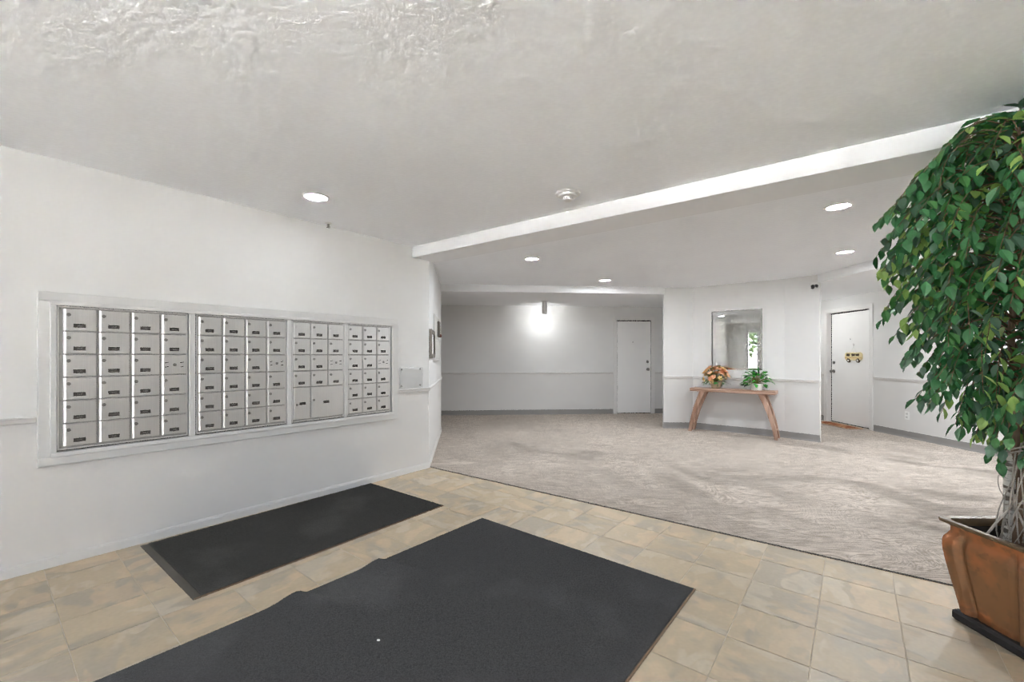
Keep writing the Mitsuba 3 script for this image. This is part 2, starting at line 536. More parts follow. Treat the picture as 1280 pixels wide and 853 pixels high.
def door(i, key, x0, x1, top, recess, handle_right, label):
    k = f'door_{i}'
    tag(k, label, kind='structure')
    fm = walls[key][0]
    cw, g = .075, .008
    put(k + '__leaf', bx(x0 + .014, x1 - .004, recess, recess + .042, .018, top - .022, .002), 'door_paint', fm, label='flat off white door leaf')
    jam = [bx(x0 - .018, x0 - .0005, -.001, .12, 0, top), bx(x1 + .0005, x1 + .018, -.001, .12, 0, top), bx(x0 - .018, x1 + .018, -.001, .12, top - .0005, top + .018)]
    shade_strips = [bx(x0, x0 + .0135, recess + .002, .12, 0, top), bx(x1 - .0035, x1, recess + .002, .12, 0, top), bx(x0, x1, recess + .002, .1195, top - .0215, top - .0003), bx(x0, x1, recess + .002, .119, 0, .0175)]  # dark fill where only shade lies round the leaf
    cas = [bx(x0 - cw, x0 - .004, -.016, 0, .004, top + cw, .003), bx(x1 + .004, x1 + cw, -.016, 0, .004, top + cw, .003), bx(x0 - cw, x1 + cw, -.0165, 0, top + .004, top + cw, .003)]
    put(k + '__casing', cat(*jam, *cas), 'casing_paint', fm, label='off white door casing')
    put(k + '__gap', cat(*shade_strips), 'gap_dark', fm, label='dark strips standing in for the shade around the door leaf')
    hx = x1 - .07 if handle_right else x0 + .07
    y = recess
    R = rot([1, 0, 0], 90)
    rose = lathe([(0, 0), (.032, 0), (.032, .006), (.024, .011), (.013, .014), (.013, .035), (.026, .042), (.030, .055), (.026, .068), (.012, .074), (0, .075)], 24)
    put(k + '__handle', rose, 'dull_steel', fm @ shift(hx, y, .965) @ R, smooth=35, label='round steel door knob')
    bolt = cat(lathe([(0, 0), (.030, 0), (.030, .008), (.024, .013), (0, .014)], 24), bx(-.004, .004, -.014, .014, .012, .022, .002))
    put(k + '__deadbolt', bolt, 'dull_steel', fm @ shift(hx, y, 1.13) @ R, smooth=35, label='steel deadbolt')
    put(k + '__peephole', lathe([(0, 0), (.011, 0), (.011, .003), (.006, .005), (0, .004)], 16), 'dull_steel', fm @ shift((x0 + x1) / 2 - .02, y, 1.56) @ R, label='small peephole')


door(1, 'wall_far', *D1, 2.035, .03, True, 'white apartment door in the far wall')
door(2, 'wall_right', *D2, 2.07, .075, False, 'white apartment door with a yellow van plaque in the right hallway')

# ------------------------------------------------------------------ outside, seen through the glass and in the mirror
put('ground', extrude(Polygon([(-40, -45), (40, -45), (40, 40), (-40, 40)]), -.5, -.11), 'pavement', own=True)
tag('ground', 'pale pavement outside the entry', kind='structure')
diffuse('pavement', proc(lambda p, n, uv: mix((.50, .49, .475), (.60, .59, .575), fbm(p.x * 2, p.y * 2))))
diffuse('tree_leaves', proc(lambda p, n, uv: mix((.012, .022, .010), (.045, .06, .03), noise(p.x * 4, p.y * 4, p.z * 4))))


def outdoor_tree(pos, h, label):
    k = thing('tree', label, 'tree')
    r = np.random.default_rng(int(abs(pos[0] * 100)) + 5)
    put(k + '__trunk', tube([(pos[0], pos[1], -.12), (pos[0] + .05, pos[1], h * .4), (pos[0], pos[1] + .1, h * .9)], [.14, .10, .03]), 'bark')
    n = 1500
    d = r.normal(size=(n, 3))
    d /= np.linalg.norm(d, axis=1, keepdims=True)
    c = np.array([pos[0], pos[1], h * .62]) + d * (r.uniform(size=(n, 1)) ** .5) * np.array([h * .28, h * .28, h * .42])
    a, b = r.normal(size=(n, 3)), r.normal(size=(n, 3))
    a /= np.linalg.norm(a, axis=1, keepdims=True)
    b -= a * (a * b).sum(1, keepdims=True)
    b /= np.linalg.norm(b, axis=1, keepdims=True)
    v = np.stack([c - a * .13, c - b * .07, c + a * .13, c + b * .07], 1).reshape(-1, 3)
    q = np.arange(n)[:, None] * 4
    put(k + '__foliage', trimesh.Trimesh(v, np.vstack([q + [0, 1, 2], q + [0, 2, 3]]), process=False), 'tree_leaves', kind='stuff')


for s_, t_, h_, lb in ((-8.5, -4.6, 4.5, 'leafy tree outside the entry reflected in the mirror, nearer one'), (-13., -5.5, 6.5, 'tall tree farther outside the entry reflected in the mirror')):
    outdoor_tree(st(s_, t_), h_, lb)

# ------------------------------------------------------------------ mailbox bank
ML = walls['wall_left'][0] @ shift(x=LS(0))     # local x = s
mf = thing('mailbox_surround', 'white painted moulding framing the four steel mailbox cabinets', 'frame')


def mitred(x0, x1, z0, z1, w, d, z_off=0.):
    """The four boards of a picture-frame moulding with outer size x0..x1, z0..z1; each with a stepped inner bead."""
    out = []
    for a_, b_, horiz in ((z0, z0 + w, True), (z1 - w, z1, True), (x0, x0 + w, False), (x1 - w, x1, False)):
        if horiz:
            out.append(bx(x0, x1, -d, 0, a_, b_, .004))
        else:
            out.append(bx(a_, b_, -d, 0, z0 + w - .001, z1 - w + .001, .004))
    return out


FX0, FX1, FZ0, FZ1 = .219, 2.744, .605, 1.640
for me in mitred(FX0, FX1, FZ0, FZ1, .055, .022):
    put(mf + '__casing', me, 'trim_paint', ML)
bead = mitred(FX0 + .050, FX1 - .050, FZ0 + .050, FZ1 - .050, .028, .034)
put(mf + '__inner_bead', cat(*bead), 'trim_paint', ML)
for x0, x1 in ((.945, .985), (1.622, 1.660), (2.138, 2.166)):
    put(mf + '__mullion', bx(x0, x1, -.032, 0, FZ0 + .077, FZ1 - .077, .005), 'trim_paint', ML)

ZT, RP, CP, DW, DH = 1.5455, .1398, .1560, .1475, .1325


def door_mesh(w, h):
    """A pressed door: its left flange is a wide bevel, the other edges are narrow; origin at its top left."""
    pts = [(0, 0, 0), (w, 0, 0), (0, 0, -h), (w, 0, -h), (.004, -.0075, -.0015), (.004, -.0075, -h + .0015), (.0135, -.012, -.003), (w - .003, -.012, -.003), (.0135, -.012, -h + .003), (w - .003, -.012, -h + .003)]
    return trimesh.convex.convex_hull(np.array(pts))


R90 = rot([1, 0, 0], 90)
lock_me = cat(lathe([(0, 0), (.0105, 0), (.0105, .004), (.008, .0065), (0, .0068)], 14), bx(-.0015, .0015, -.0055, .0055, .0062, .0078))
lock_me.apply_transform(R90)
slot_me = bx(-.010, .010, -.0012, 0, -.0024, .0024)
door_ply = mikit.ply(door_mesh(DW, DH), 'aluminium')
lock_ply = mikit.ply(lock_me, 'dull_steel')
lock_bright = mikit.ply(lock_me, 'chrome')
slot_ply = mikit.ply(slot_me, 'gap_dark')
plate_ply = mikit.ply(bx(-.027, .027, -.0022, 0, -.0115, .0115, .001), 'dark_plate')
screw_me = lathe([(0, 0), (.005, 0), (.004, .002), (0, .0025)], 10)
screw_me.apply_transform(R90)
screw_ply = mikit.ply(screw_me, 'dull_steel')
YF = -.016          # front of the back plate


def mailbox_door(u, x, z, w, h, ply_, num, lx, lz, px, pz, master=False):
    d = put_copy(u + '__door', ply_, ML @ shift(x, YF, z), label='steel master door with a centre lock' if master else None)
    f = YF - .0119
    if master:
        put_copy(d + '__lock', lock_ply, ML @ shift(x + w * .5, f, z - h * .52))
        for sx in (.2, .78):
            for sz in (.40, .62):
                put_copy(d + '__slot', slot_ply, ML @ shift(x + w * sx, f, z - h * sz) @ rot([0, 1, 0], -12))
        return
    put_copy(d + '__lock', lock_bright if rng.uniform() < .08 else lock_ply, ML @ shift(x + lx, f, z - lz) @ rot([0, 1, 0], float(rng.uniform(0, 90))))
    put_copy(d + '__number_plate', plate_ply, ML @ shift(x + px, f, z - pz))
    if num:
        te = meshkit.text_mesh(num, .0095, .0006)
        te.apply_translation([-te.bounds[:, 0].mean(), -te.bounds[:, 1].mean(), 0])
        te.apply_transform(R90)
        te.apply_transform(shift(x + px, f - .0021, z - pz))
        put(d + '__number', te, 'lettering', ML)


units = [
    (.298, .940, .322, 4, 6, 100, 'leftmost of the four steel mailbox cabinets, twenty four small doors'),
    (.990, 1.617, 1.000, 4, 6, 200, 'second steel mailbox cabinet from the left, brightest one'),
    (1.664, 2.134, 1.672, 3, 4, 300, 'third mailbox cabinet with two tall parcel doors below the small ones'),
    (2.170, 2.645, 2.176, 3, 6, 400, 'rightmost steel mailbox cabinet, three doors wide with blank lower plates'),
]
for q, (x0, x1, dx, nc, nr, n0, lb) in enumerate(units):
    u = thing('mailbox_cabinet', lb, 'mailbox', 'steel mailbox cabinets in the left wall')
    zb = .693
    put(u + '__back_plate', bx(x0, x1, YF, -.001, zb, 1.560), 'aluminium_shade', ML)
    rim = [bx(x0, x0 + .008, YF - .009, YF, zb, 1.560, .002), bx(x1 - .008, x1, YF - .009, YF, zb, 1.560, .002), bx(x0, x1, YF - .009, YF, 1.552, 1.560, .002), bx(x0, x1, YF - .009, YF, zb, zb + .008, .002)]
    put(u + '__rim', cat(*rim), 'aluminium_rim', ML)
    gap = .0025
    put(u + '__gap', cat(bx(x0 - .004, x0 - .0005, YF - .004, -.002, zb - .004, 1.564), bx(x0 - .004, x1, YF - .004, -.002, 1.5605, 1.5645), bx(x0 - .004, x1, YF - .004, -.002, zb - .004, zb - .0005)), 'gap_dark', ML, label='dark strips standing in for the shadow line around the panel')  # solid dark strips drawn as the shadow line round each cabinet
    for sz in (.71, .99, 1.27, 1.545):
        put_copy(u + '__screw', screw_ply, ML @ shift(x0 + .014, YF, sz))
    n = n0
    mc = (nc - 1, 2)
    for r in range(nr):
        for c in range(nc):
            x, z = dx + c * CP, ZT - r * RP
            master = (c, r) == mc
            num = None
            if not master:
                n += 1
                num = str(n)
            if q == 3 and (r > 3 or (r == 3 and c > 0)):
                num = None
            mailbox_door(u, x, z, DW, DH, door_ply, num, .024, .036, .0715, .101, master)
    if q == 2:
        z = ZT - 4 * RP
        h = 2 * RP - .0073
        w2 = 2 * CP - .0085
        tall = mikit.ply(door_mesh(DW, h), 'aluminium')
        wide = mikit.ply(door_mesh(w2, h), 'aluminium')
        mailbox_door(u, dx, z, DW, h, tall, '1', .032, .146, .080, .138)
        mailbox_door(u, dx + CP, z, w2, h, wide, '2', .022, .115, .136, .140)

# --- clear holder beside the mailboxes
k = thing('sign_holder', 'clear acrylic notice holder with four corner screws right of the mailboxes', 'sign holder')
put(k + '__backing', bx(2.775, 3.085, -.004, -.0005, .912, 1.135, .001), 'paper', ML, label='pale grey backing sheet')
put(k + '__cover', bx(2.768, 3.120, -.015, -.010, .908, 1.142, .0015), 'clear_acrylic', ML, label='clear acrylic cover')
for x in (2.795, 3.040):
    for z in (.94, 1.115):
        sc = lathe([(0, -.0145), (.0045, -.0145), (.0045, 0), (.009, 0), (.008, .004), (0, .005)], 12)
        sc.apply_transform(R90)
        put(k + '__screw', sc, 'dull_steel', ML @ shift(x, -.0155, z))

# --- frame and panel on the turning wall
MC = walls['wall_corner'][0]
k = thing('picture_frame', 'dark framed picture on the narrow wall beside the mailboxes', 'picture frame')
x0, x1, z0, z1 = .03, .56, 1.235, 1.565
put(k + '__frame', cat(*mitred(x0, x1, z0, z1, .045, .032)), 'frame_dark', MC)
put(k + '__picture', bx(x0 + .04, x1 - .04, -.012, -.001, z0 + .04, z1 - .04), 'paper', MC, label='pale sheet in the frame')
mat('frame_dark', (.12, .11, .095), rough=.4)
k = thing('fire_panel', 'tall pale panel in two parts with a dark pull on the turning wall', 'fire panel')  # a pale metal fire panel box in two halves
put(k + '__upper_panel', bx(.66, 1.55, -.020, -.001, 1.48, 1.80, .004), 'panel_pale', MC)
put(k + '__lower_panel', bx(.62, 1.60, -.028, -.001, 1.20, 1.47, .004), 'panel_pale', MC)
put(k + '__rim', cat(*mitred(.60, 1.62, 1.195, 1.475, .02, .036)), 'aluminium_rim', MC)
put(k + '__pull_bar', bx(1.12, 1.22, -.055, -.020, 1.52, 1.74, .01), 'frame_dark', MC, label='dark upright bar')
kb = trimesh.creation.icosphere(2, .024)
put(k + '__knob', kb, 'red_brown', MC @ shift(1.16, -.058, 1.54), smooth=True, label='reddish brown knob')
mat('panel_pale', (.55, .545, .515), rough=.35)
mat('red_brown', (.10, .035, .022), rough=.4)

# ------------------------------------------------------------------ ceiling fittings
ring_me = lathe([(.078, 0), (.098, 0), (.098, -.003), (.092, -.007), (.081, -.007), (.078, -.002)], 40)
ring_ply = mikit.ply(ring_me, 'white_plastic', smooth=35)
n_ = 32
ang = np.arange(n_) * 2 * np.pi / n_
lens_me = trimesh.Trimesh(np.vstack([np.stack([.078 * np.cos(ang), .078 * np.sin(ang), 0 * ang], 1), [[0, 0, 0]]]), np.stack([(np.arange(n_) + 1) % n_, np.arange(n_), np.full(n_, n_)], 1), process=False)
mat('lens_plastic', (.8, .8, .8), rough=.5)
for x, y, lb in ((-1.4526, 3.172, 'lit round recessed ceiling light above the mailboxes'),
                 (.243, 5.196, 'lit round recessed ceiling light left of center behind the beam'),
                 (1.449, 6.68, 'small lit recessed ceiling light nearest the far door'),
                 (2.575, 3.376, 'large lit recessed ceiling light beside the ficus crown, just behind the beam'),
                 (3.776, 4.856, 'lit recessed ceiling light above the right end of the console table'),
                 (5.25, 4.7, 'added unseen recessed light in the lowered hallway ceiling behind the ficus, farther one'),  # this and the next are added to brighten the right hallway
                 (5.25, 3.3, 'added unseen recessed light in the lowered hallway ceiling behind the ficus, nearer one'),
                 (*st(-.6, -1.0), 'added unseen recessed ceiling light of the entry behind the camera'),  # this and the next are unseen lamps, added for their light
                 (*st(-.6, 1.6), 'added unseen recessed ceiling light near the side window behind the camera')):
    zc = HS if x > 5 else HC
    dim = .12 if x < -1.4 else (.5 if y < 1.5 else ((1.5 if y > 4 else .5) if x > 5 else 1.))      # the one by the mailboxes is dimmed to spare the left wall
    k = thing('recessed_light', lb, 'ceiling light', 'recessed ceiling lights')
    put_copy(k + '__trim_ring', ring_ply, shift(x, y, zc - .0005))
    put(k + '__lens', lens_me, 'lens_plastic', shift(x, y, zc - .004), label='glowing white lens', emitter={'type': 'area', 'radiance': rgb(LAMP * dim * .95, LAMP * dim, LAMP * dim * 1.06)})

k = thing('smoke_detector', 'round white smoke detector on the ceiling in front of the beam', 'smoke detector')
m = shift(.405, 3.095, HC) @ rot([1, 0, 0], 180)
put(k + '__base', lathe([(0, .0005), (.088, .0005), (.090, .004), (.088, .014), (.082, .018), (0, .018)], 40), 'white_plastic', m, smooth=35)
put(k + '__body', lathe([(0, .016), (.070, .016), (.066, .030), (.050, .036), (0, .036)], 40), 'white_plastic', m, smooth=35)
put(k + '__sensor_cap', lathe([(0, .030), (.036, .030), (.036, .050), (.030, .058), (0, .060)], 32), 'white_plastic', m, smooth=35)
put(k + '__vent', cat(*[bx(.030, .0375, -.004, .004, .042, .050).apply_transform(rot([0, 0, 1], g)) for g in range(0, 360, 36)]), 'vent_grey', m, label='dark vent slots')
mat('vent_grey', (.12, .12, .12), rough=.6)
k = thing('sprinkler', 'small pendant fire sprinkler at the ceiling edge above the mailboxes', 'sprinkler')
m = shift(-1.63, 3.80, HC) @ rot([1, 0, 0], 180)
put(k + '__escutcheon', lathe([(0, .0005), (.030, .0005), (.028, .006), (.012, .010), (0, .010)], 24), 'white_plastic', m, smooth=35)
put(k + '__deflector', cat(cyl(.007, .035), lathe([(0, .040), (.016, .040), (.016, .043), (0, .043)], 18), bx(-.012, -.009, -.002, .002, .010, .042), bx(.009, .012, -.002, .002, .010, .042)), 'dull_steel', m)

# --- ceiling-hung spotlight lighting the far wall
mat('sconce_metal', (.72, .71, .69), rough=.4)


def spotlight(label, beam, lx, ly, aim, power, cutoff, width):
    k = thing('spotlight', label, 'light')
    m = shift(lx, ly, HS) @ rot([1, 0, 0], 180)
    put(k + '__canopy', lathe([(0, .0005), (.075, .0005), (.072, .012), (.030, .022), (0, .022)], 28), 'sconce_metal', m, smooth=35)
    put(k + '__shade', lathe([(0, .02), (.045, .02), (.050, .03), (.050, .245), (.044, .25), (.044, .20), (0, .20)], 28), 'sconce_metal', m, smooth=35)
    d = np.array(aim, float)
    d[:2] /= np.linalg.norm(d[:2])
    o = np.array([lx, ly, HS - .24]) + np.array([d[0], d[1], 0]) * .07
    scene[beam] = {'type': 'spot', 'to_world': T().look_at(origin=o.tolist(), target=(o + d).tolist(), up=[0, 0, 1]), 'intensity': rgb(power * .98, power, power), 'cutoff_angle': cutoff, 'beam_width': width}


spotlight('pale cylindrical spotlight hanging from the lowered ceiling, lighting the far wall', 'spotlight_beam', .635, 8.35, (.03, 1, -.1), SCONCE, 62., 3.)
spotlight('added unseen spotlight behind the block corner, brightening the right apartment door', 'added_beam_right', 5.05, 8.1, (1, -.45, -1.2), .85, 85., 45.)  # added lamp, out of view, that brightens the right apartment door

# --- security camera at the corner of the block
k = thing('security_camera', 'small white security camera with a black lens at the top of the block corner', 'camera')
d = frame(QC, QD)
m = d @ shift(np.linalg.norm(QD - QC) - .06, -.002, HS - .015)
put(k + '__mount', bx(-.045, .045, -.050, 0, -.025, .012, .012), 'white_plastic', m)
hd = lathe([(0, -.028), (.020, -.028), (.023, -.022), (.023, .022), (.018, .028), (0, .028)], 20)
put(k + '__lens', hd, 'black_plastic', m @ shift(-.012, -.055, -.048) @ rot([1, 0, 0], 70) @ rot([0, 1, 0], 15), smooth=35, label='black lens')
put(k + '__lens', lathe([(0, -.018), (.016, -.018), (.018, .018), (0, .022)], 16), 'black_plastic', m @ shift(.035, -.05, -.040) @ rot([1, 0, 0], 70), smooth=35, label='second black lens')

# --- outlet
MR = walls['wall_right'][0]
k = thing('outlet', 'white duplex outlet low on the right wall', 'outlet')
m = MR @ shift(RL(6.55), 0, .345)
put(k + '__cover_plate', bx(-.042, .042, -.006, -.0005, -.064, .064, .003), 'white_plastic', m)
for z in (-.025, .025):
    s_ = put(k + '__socket', bx(-.018, .018, -.009, -.005, z - .016, z + .016, .003), 'socket_grey', m)
    put(s_ + '__slot', cat(bx(-.008, -.005, -.0095, -.008, z - .006, z + .008), bx(.005, .008, -.0095, -.008, z - .006, z + .008)), 'gap_dark', m)
mat('socket_grey', (.66, .66, .64), rough=.4)
k = thing('wall_chime', 'small white box high on the right wall beside the ficus', 'wall box')
put(k, bx(-.14, .14, -.03, -.0005, -.05, .05, .008), 'white_plastic', MR @ shift(RL(6.72), 0, 2.03), own=True)

# --- plaque, doormat of door 2
k = thing('door_plaque', 'cream plaque shaped like a camper van hung on the right apartment door', 'plaque')
m = MR @ shift(RL(7.665), .073, 1.235)
body = sbox(-.195, -.055, .195, .085).buffer(-.05).buffer(.05)
put(k + '__body', profile_wall(body, -.014, 0), 'cream', m)
put(k + '__trim_band', bx(-.19, .19, -.017, -.013, -.012, -.004), 'plaque_orange', m, label='orange stripe')
for x in (-.115, .005, .095):
    put(k + '__window', bx(x - .037, x + .037, -.017, -.013, .018, .062, .006), 'plaque_brown', m, label='dark window')
for x in (-.105, .105):
    wh = cyl(.036, .02, 20)
    wh.apply_transform(R90)
    w_ = put(k + '__wheel', wh, 'plaque_brown', m @ shift(x, 0, -.06), label='dark wheel')
    hb = cyl(.018, .004, 16)
    hb.apply_transform(R90)
    put(w_ + '__hub', hb, 'white_plastic', m @ shift(x, -.02, -.06))
put(k + '__cord', cat(tube([(-.06, -.004, .085), (0, -.006, .20)], .0035, 6), tube([(.06, -.004, .085), (0, -.006, .20)], .0035, 6)), 'white_plastic', m, label='white hanging cord')
hk = lathe([(0, 0), (.022, 0), (.018, .012), (0, .016)], 16)
hk.apply_transform(R90)
put(k + '__hook', hk, 'aluminium_rim', m @ shift(0, 0, .225), label='pale hook')
mat('cream', (.74, .63, .36), rough=.5)
mat('plaque_brown', (.05, .032, .018), rough=.5)
mat('plaque_orange', (.48, .26, .09), rough=.5)
k = thing('doormat', 'small rust coloured doormat at the right apartment door', 'doormat')
dm = Polygon([(5.72, 7.32), (6.02, 7.30), (6.02, 8.14), (5.74, 8.14)]).buffer(-.05).buffer(.05)
put(k + '__mat', extrude(dm, .006, .014), 'rust', label='rust coloured mat')
put(k + '__border', extrude(dm.difference(dm.buffer(-.03)), .0062, .0155), 'rust_pale', label='pale border')
diffuse('rust', proc(lambda p, n, uv: mix((.23, .085, .045), (.42, .22, .12), smoothstep(.4, .6, fbm(p.x * 14, p.y * 9)))))
diffuse('rust_pale', (.50, .36, .25))

# ------------------------------------------------------------------ mirror on the centre wall
MW = walls['wall_center'][0]
k = thing('mirror', 'frameless rectangular wall mirror above the console table', 'mirror')
LWC = walls['wall_center'][1]


def on_center(u):
    q = (u - 640) / F
    d = (QC - QB) / LWC
    return float((q * QB[1] - QB[0]) / (d[0] - q * d[1]))


mx0, mx1, mz0, mz1 = on_center(889.5), on_center(953), 1.035, 2.005
bw = .022
put(k + '__glass', bx(mx0 + bw, mx1 - bw, -.0125, -.002, mz0 + bw, mz1 - bw), 'mirror_glass', MW)
bev = []
for (a_, b_, c_, d_) in ((0, 1, 1, 0), ):
    pass
o = [(mx0, mz0), (mx1, mz0), (mx1, mz1), (mx0, mz1)]
i_ = [(mx0 + bw, mz0 + bw), (mx1 - bw, mz0 + bw), (mx1 - bw, mz1 - bw), (mx0 + bw, mz1 - bw)]
v = np.array([(x, -.004, z) for x, z in o] + [(x, -.0125, z) for x, z in i_] + [(x, -.0005, z) for x, z in o])
fc = []
for e in range(4):
    g = (e + 1) % 4
    fc += [(e, g, 4 + g), (e, 4 + g, 4 + e), (8 + e, 8 + g, g), (8 + e, g, e)]
put(k + '__bevel', trimesh.Trimesh(v, fc, process=False), 'mirror_glass', MW, label='bevelled mirror edge')

# ------------------------------------------------------------------ console table
TC = on_center(918.5)
k = thing('console_table', 'wooden console table with curved splayed legs below the mirror', 'table')
HW, TZ, TH, TDp = .610, .728, .052, .30
MT = MW @ shift(TC, -.035, .0)         # table spans local y -TDp .. 0
put(k + '__tabletop', bx(-HW, HW, -TDp, 0, TZ - TH, TZ, .006), 'table_wood', MT)


def leg(side):
    # outline in (x, z): a sabre leg, wide under the top, narrow at the floor
    z = np.linspace(0.006, TZ - TH + .001, 14)
    q = z / (TZ - TH)
    outer = .640 - .095 * q - .085 * q ** 2.2
    inner = outer - (.042 + .042 * q ** 1.3)
    if side < 0:
        outer, inner = -outer, -inner
    return Polygon(list(zip(outer, z)) + list(zip(inner[::-1], z[::-1])))


for sd in (-1, 1):
    for y0 in (-TDp + .012, -.085):
        put(k + '__leg', profile_wall(leg(sd), y0, y0 + .065), 'leg_wood', MT)
    xs = sd * .600
    put(k + '__stretcher', bx(xs - .017, xs + .017, -TDp + .07, -.08, .125, .150, .004), 'table_wood', MT, label='short bar between the legs')


def petal_flower(r, n=6, cup=.35, seed=0):
    g = np.random.default_rng(seed)
    ms = []
    for i in range(n):
        w = r * .42
        pts = np.array([(0, 0, 0), (r * .5, -w, r * cup * .5), (r * .5, w, r * cup * .5), (r, -w * .6, r * cup), (r, w * .6, r * cup), (r * 1.12, 0, r * cup * .9), (r * .55, 0, r * cup * .2)])
        me = trimesh.Trimesh(pts, [(0, 1, 6), (0, 6, 2), (1, 3, 6), (6, 4, 2), (3, 5, 6), (5, 4, 6)], process=False)
        me.apply_transform(rot([0, 0, 1], 360 / n * i + g.uniform(-8, 8)))
        ms.append(me)
    return cat(*ms)


def leaf_blade(L=.055, Wd=.034, fold=.22, curl=.18):
    """A pointed oval leaf along +x, folded at the midrib, curling down at the tip."""
    xs = np.array([0, .22, .50, .78, 1.0])
    ws = np.array([.04, .72, 1.0, .58, 0.0]) * Wd / 2
    rows = []
    for x, w in zip(xs, ws):
        zc = -curl * x * x * L
        rows.append([(x * L, -w, zc + fold * w), (x * L, 0, zc), (x * L, w, zc + fold * w)])
    v = np.array(rows).reshape(-1, 3)
    f = []
    for i in range(4):
        for j in range(2):
            q = i * 3 + j
            f += [(q, q + 3, q + 4), (q, q + 4, q + 1)]
    return trimesh.Trimesh(v, f, process=False)


def look_dir(d, roll=0., pos=(0, 0, 0)):
    """A matrix whose x axis is d."""
    d = np.asarray(d, float) / np.linalg.norm(d)
    up = np.array([0, 0, 1.]) if abs(d[2]) < .95 else np.array([1., 0, 0])
    y = np.cross(up, d)
    y /= np.linalg.norm(y)
    z = np.cross(d, y)
    c, s = math.cos(roll), math.sin(roll)
    m = np.eye(4)
    m[:3, 0], m[:3, 1], m[:3, 2], m[:3, 3] = d, c * y + s * z, c * z - s * y, pos
    return m


for nm, c in (('petal_peach', (.82, .50, .30)), ('petal_orange', (.74, .34, .17)), ('petal_yellow', (.82, .60, .27)), ('petal_cream', (.80, .62, .42)), ('petal_white', (.80, .80, .75)), ('leaf_olive', (.16, .15, .04)), ('leaf_rust', (.26, .12, .05)), ('leaf_bright', (.06, .34, .05)), ('leaf_green', (.025, .15, .035)), ('leaf_dark', (.02, .055, .03))):
    mat(nm, c, rough=.6)


def wicker(p, n, uv):
    return mix((.22, .155, .095), (.50, .40, .28), noise(p.z * 120, (p.x + p.y) * 30))


mat('basket', proc(wicker), rough=.7)
mat('white_ceramic', (.74, .76, .70), rough=.35)


def bowl(rb, rt, h, ribs=0):
    me = lathe([(0, .0), (rb * .95, 0), (rb, .004), (rb + (rt - rb) * .62, h * .5), (rt, h * .93), (rt * 1.05, h), (rt * .97, h), (rt * .90, h * .9), (0, h * .88)], 28)
    return me


def arrangement(name, label, u, pot_mat, pot, flowers, leaves, seed, spread):
    g = np.random.default_rng(seed)
    k = thing(name, label, 'flowers')
    m = MT @ shift(on_center(u) - TC + (.0), -TDp * .52, TZ)
    rb, rt, h = pot
    put(k + '__pot', bowl(rb, rt, h), pot_mat, m, smooth=35)
    stems = []
    top = np.array([0, 0, h * 1.05])
    for (mt, n, r, lo, hi, cup) in flowers:
        for i in range(n):
            az = g.uniform(0, 2 * np.pi)
            el = g.uniform(lo, hi)
            R = g.uniform(.62, 1.05)
            d = np.array([np.cos(az) * np.cos(el) * spread[0], np.sin(az) * np.cos(el) * spread[1], np.sin(el) * spread[2]])
            tip = top + d * R
            stems.append(tube([top * .9, top + d * R * .5 + (0, 0, .01), tip], .0022, 5))
            M = look_dir(np.cross([.3, .2, .9], d), 0, (0, 0, 0))
            dn = d / np.linalg.norm(d)
            x = np.cross([.1, .3, .9], dn)
            x /= np.linalg.norm(x)
            M = np.eye(4)
            M[:3, 0], M[:3, 1], M[:3, 2], M[:3, 3] = x, np.cross(dn, x), dn, tip
            put(k + '__blossom', petal_flower(r * g.uniform(.85, 1.15), 6, cup, i), mt, m @ M)
    for (mt, n, L, lo, hi, part) in leaves:
        ms = []
        for i in range(n):
            az = g.uniform(0, 2 * np.pi)
            el = g.uniform(lo, hi)
            d = np.array([np.cos(az) * np.cos(el) * spread[0], np.sin(az) * np.cos(el) * spread[1], np.sin(el) * spread[2]]) * g.uniform(.45, .95)
            dirn = d / np.linalg.norm(d) + (0, 0, -.35)
            pos = top + d
            pos[2] = max(pos[2], .085)
            ms.append((leaf_blade(L * g.uniform(.8, 1.2), L * .62, .25, .3), look_dir(dirn, g.uniform(-.6, .6), pos)))
            stems.append(tube([top * .9, top * .5 + pos * .5 + (0, 0, .01), pos], .0018, 4))
        for me, M in ms:
            put(k + '__leaf', me, mt, m @ M)
    put(k + '__stem', cat(*stems), 'leaf_olive', m, kind='stuff')
    return k, m


arrangement('flower_arrangement', 'peach and yellow silk flowers in a tan bowl on the left of the console table', 898.5, 'basket', (.058, .098, .115),
            [('petal_peach', 17, .044, .15, 1.4, .5), ('petal_orange', 6, .040, .1, 1.2, .5), ('petal_yellow', 12, .044, -.1, 1.2, .45), ('petal_cream', 9, .042, .2, 1.4, .5)],
            [('leaf_olive', 30, .065, -.1, 1.4, 'l'), ('leaf_rust', 16, .060, .3, 1.5, 'l'), ('leaf_green', 20, .058, -.25, .3, 'l')], 3, (.225, .105, .25))
kk, mm = arrangement('flower_arrangement', 'bright green leafy plant with white blossoms in a white pot on the console table', 948.5, 'white_ceramic', (.070, .090, .105),
                     [('petal_white', 6, .040, .3, 1.2, .5)],
                     [('leaf_bright', 70, .080, -.2, 1.2, 'l'), ('leaf_green', 22, .075, -.1, 1.3, 'l'), ('leaf_dark', 8, .070, .9, 1.5, 'l')], 11, (.20, .10, .20))
g = np.random.default_rng(4)
for i in range(9):      # trailing sprig at the left, and one reaching up and left
    q = np.array([-.10 - .013 * i + .0, -.06, .085 - .011 * i]) if i < 6 else np.array([-.09 - .035 * (i - 6), -.02, .285 - .01 * (i - 6)])
    put(kk + '__leaf', leaf_blade(.055, .036, .25, .3), 'leaf_dark', mm @ look_dir((-1, g.uniform(-.6, .2), g.uniform(-.8, .3)), g.uniform(-.8, .8), np.maximum(q, (-9, -9, .075))))

# ------------------------------------------------------------------ floor mats


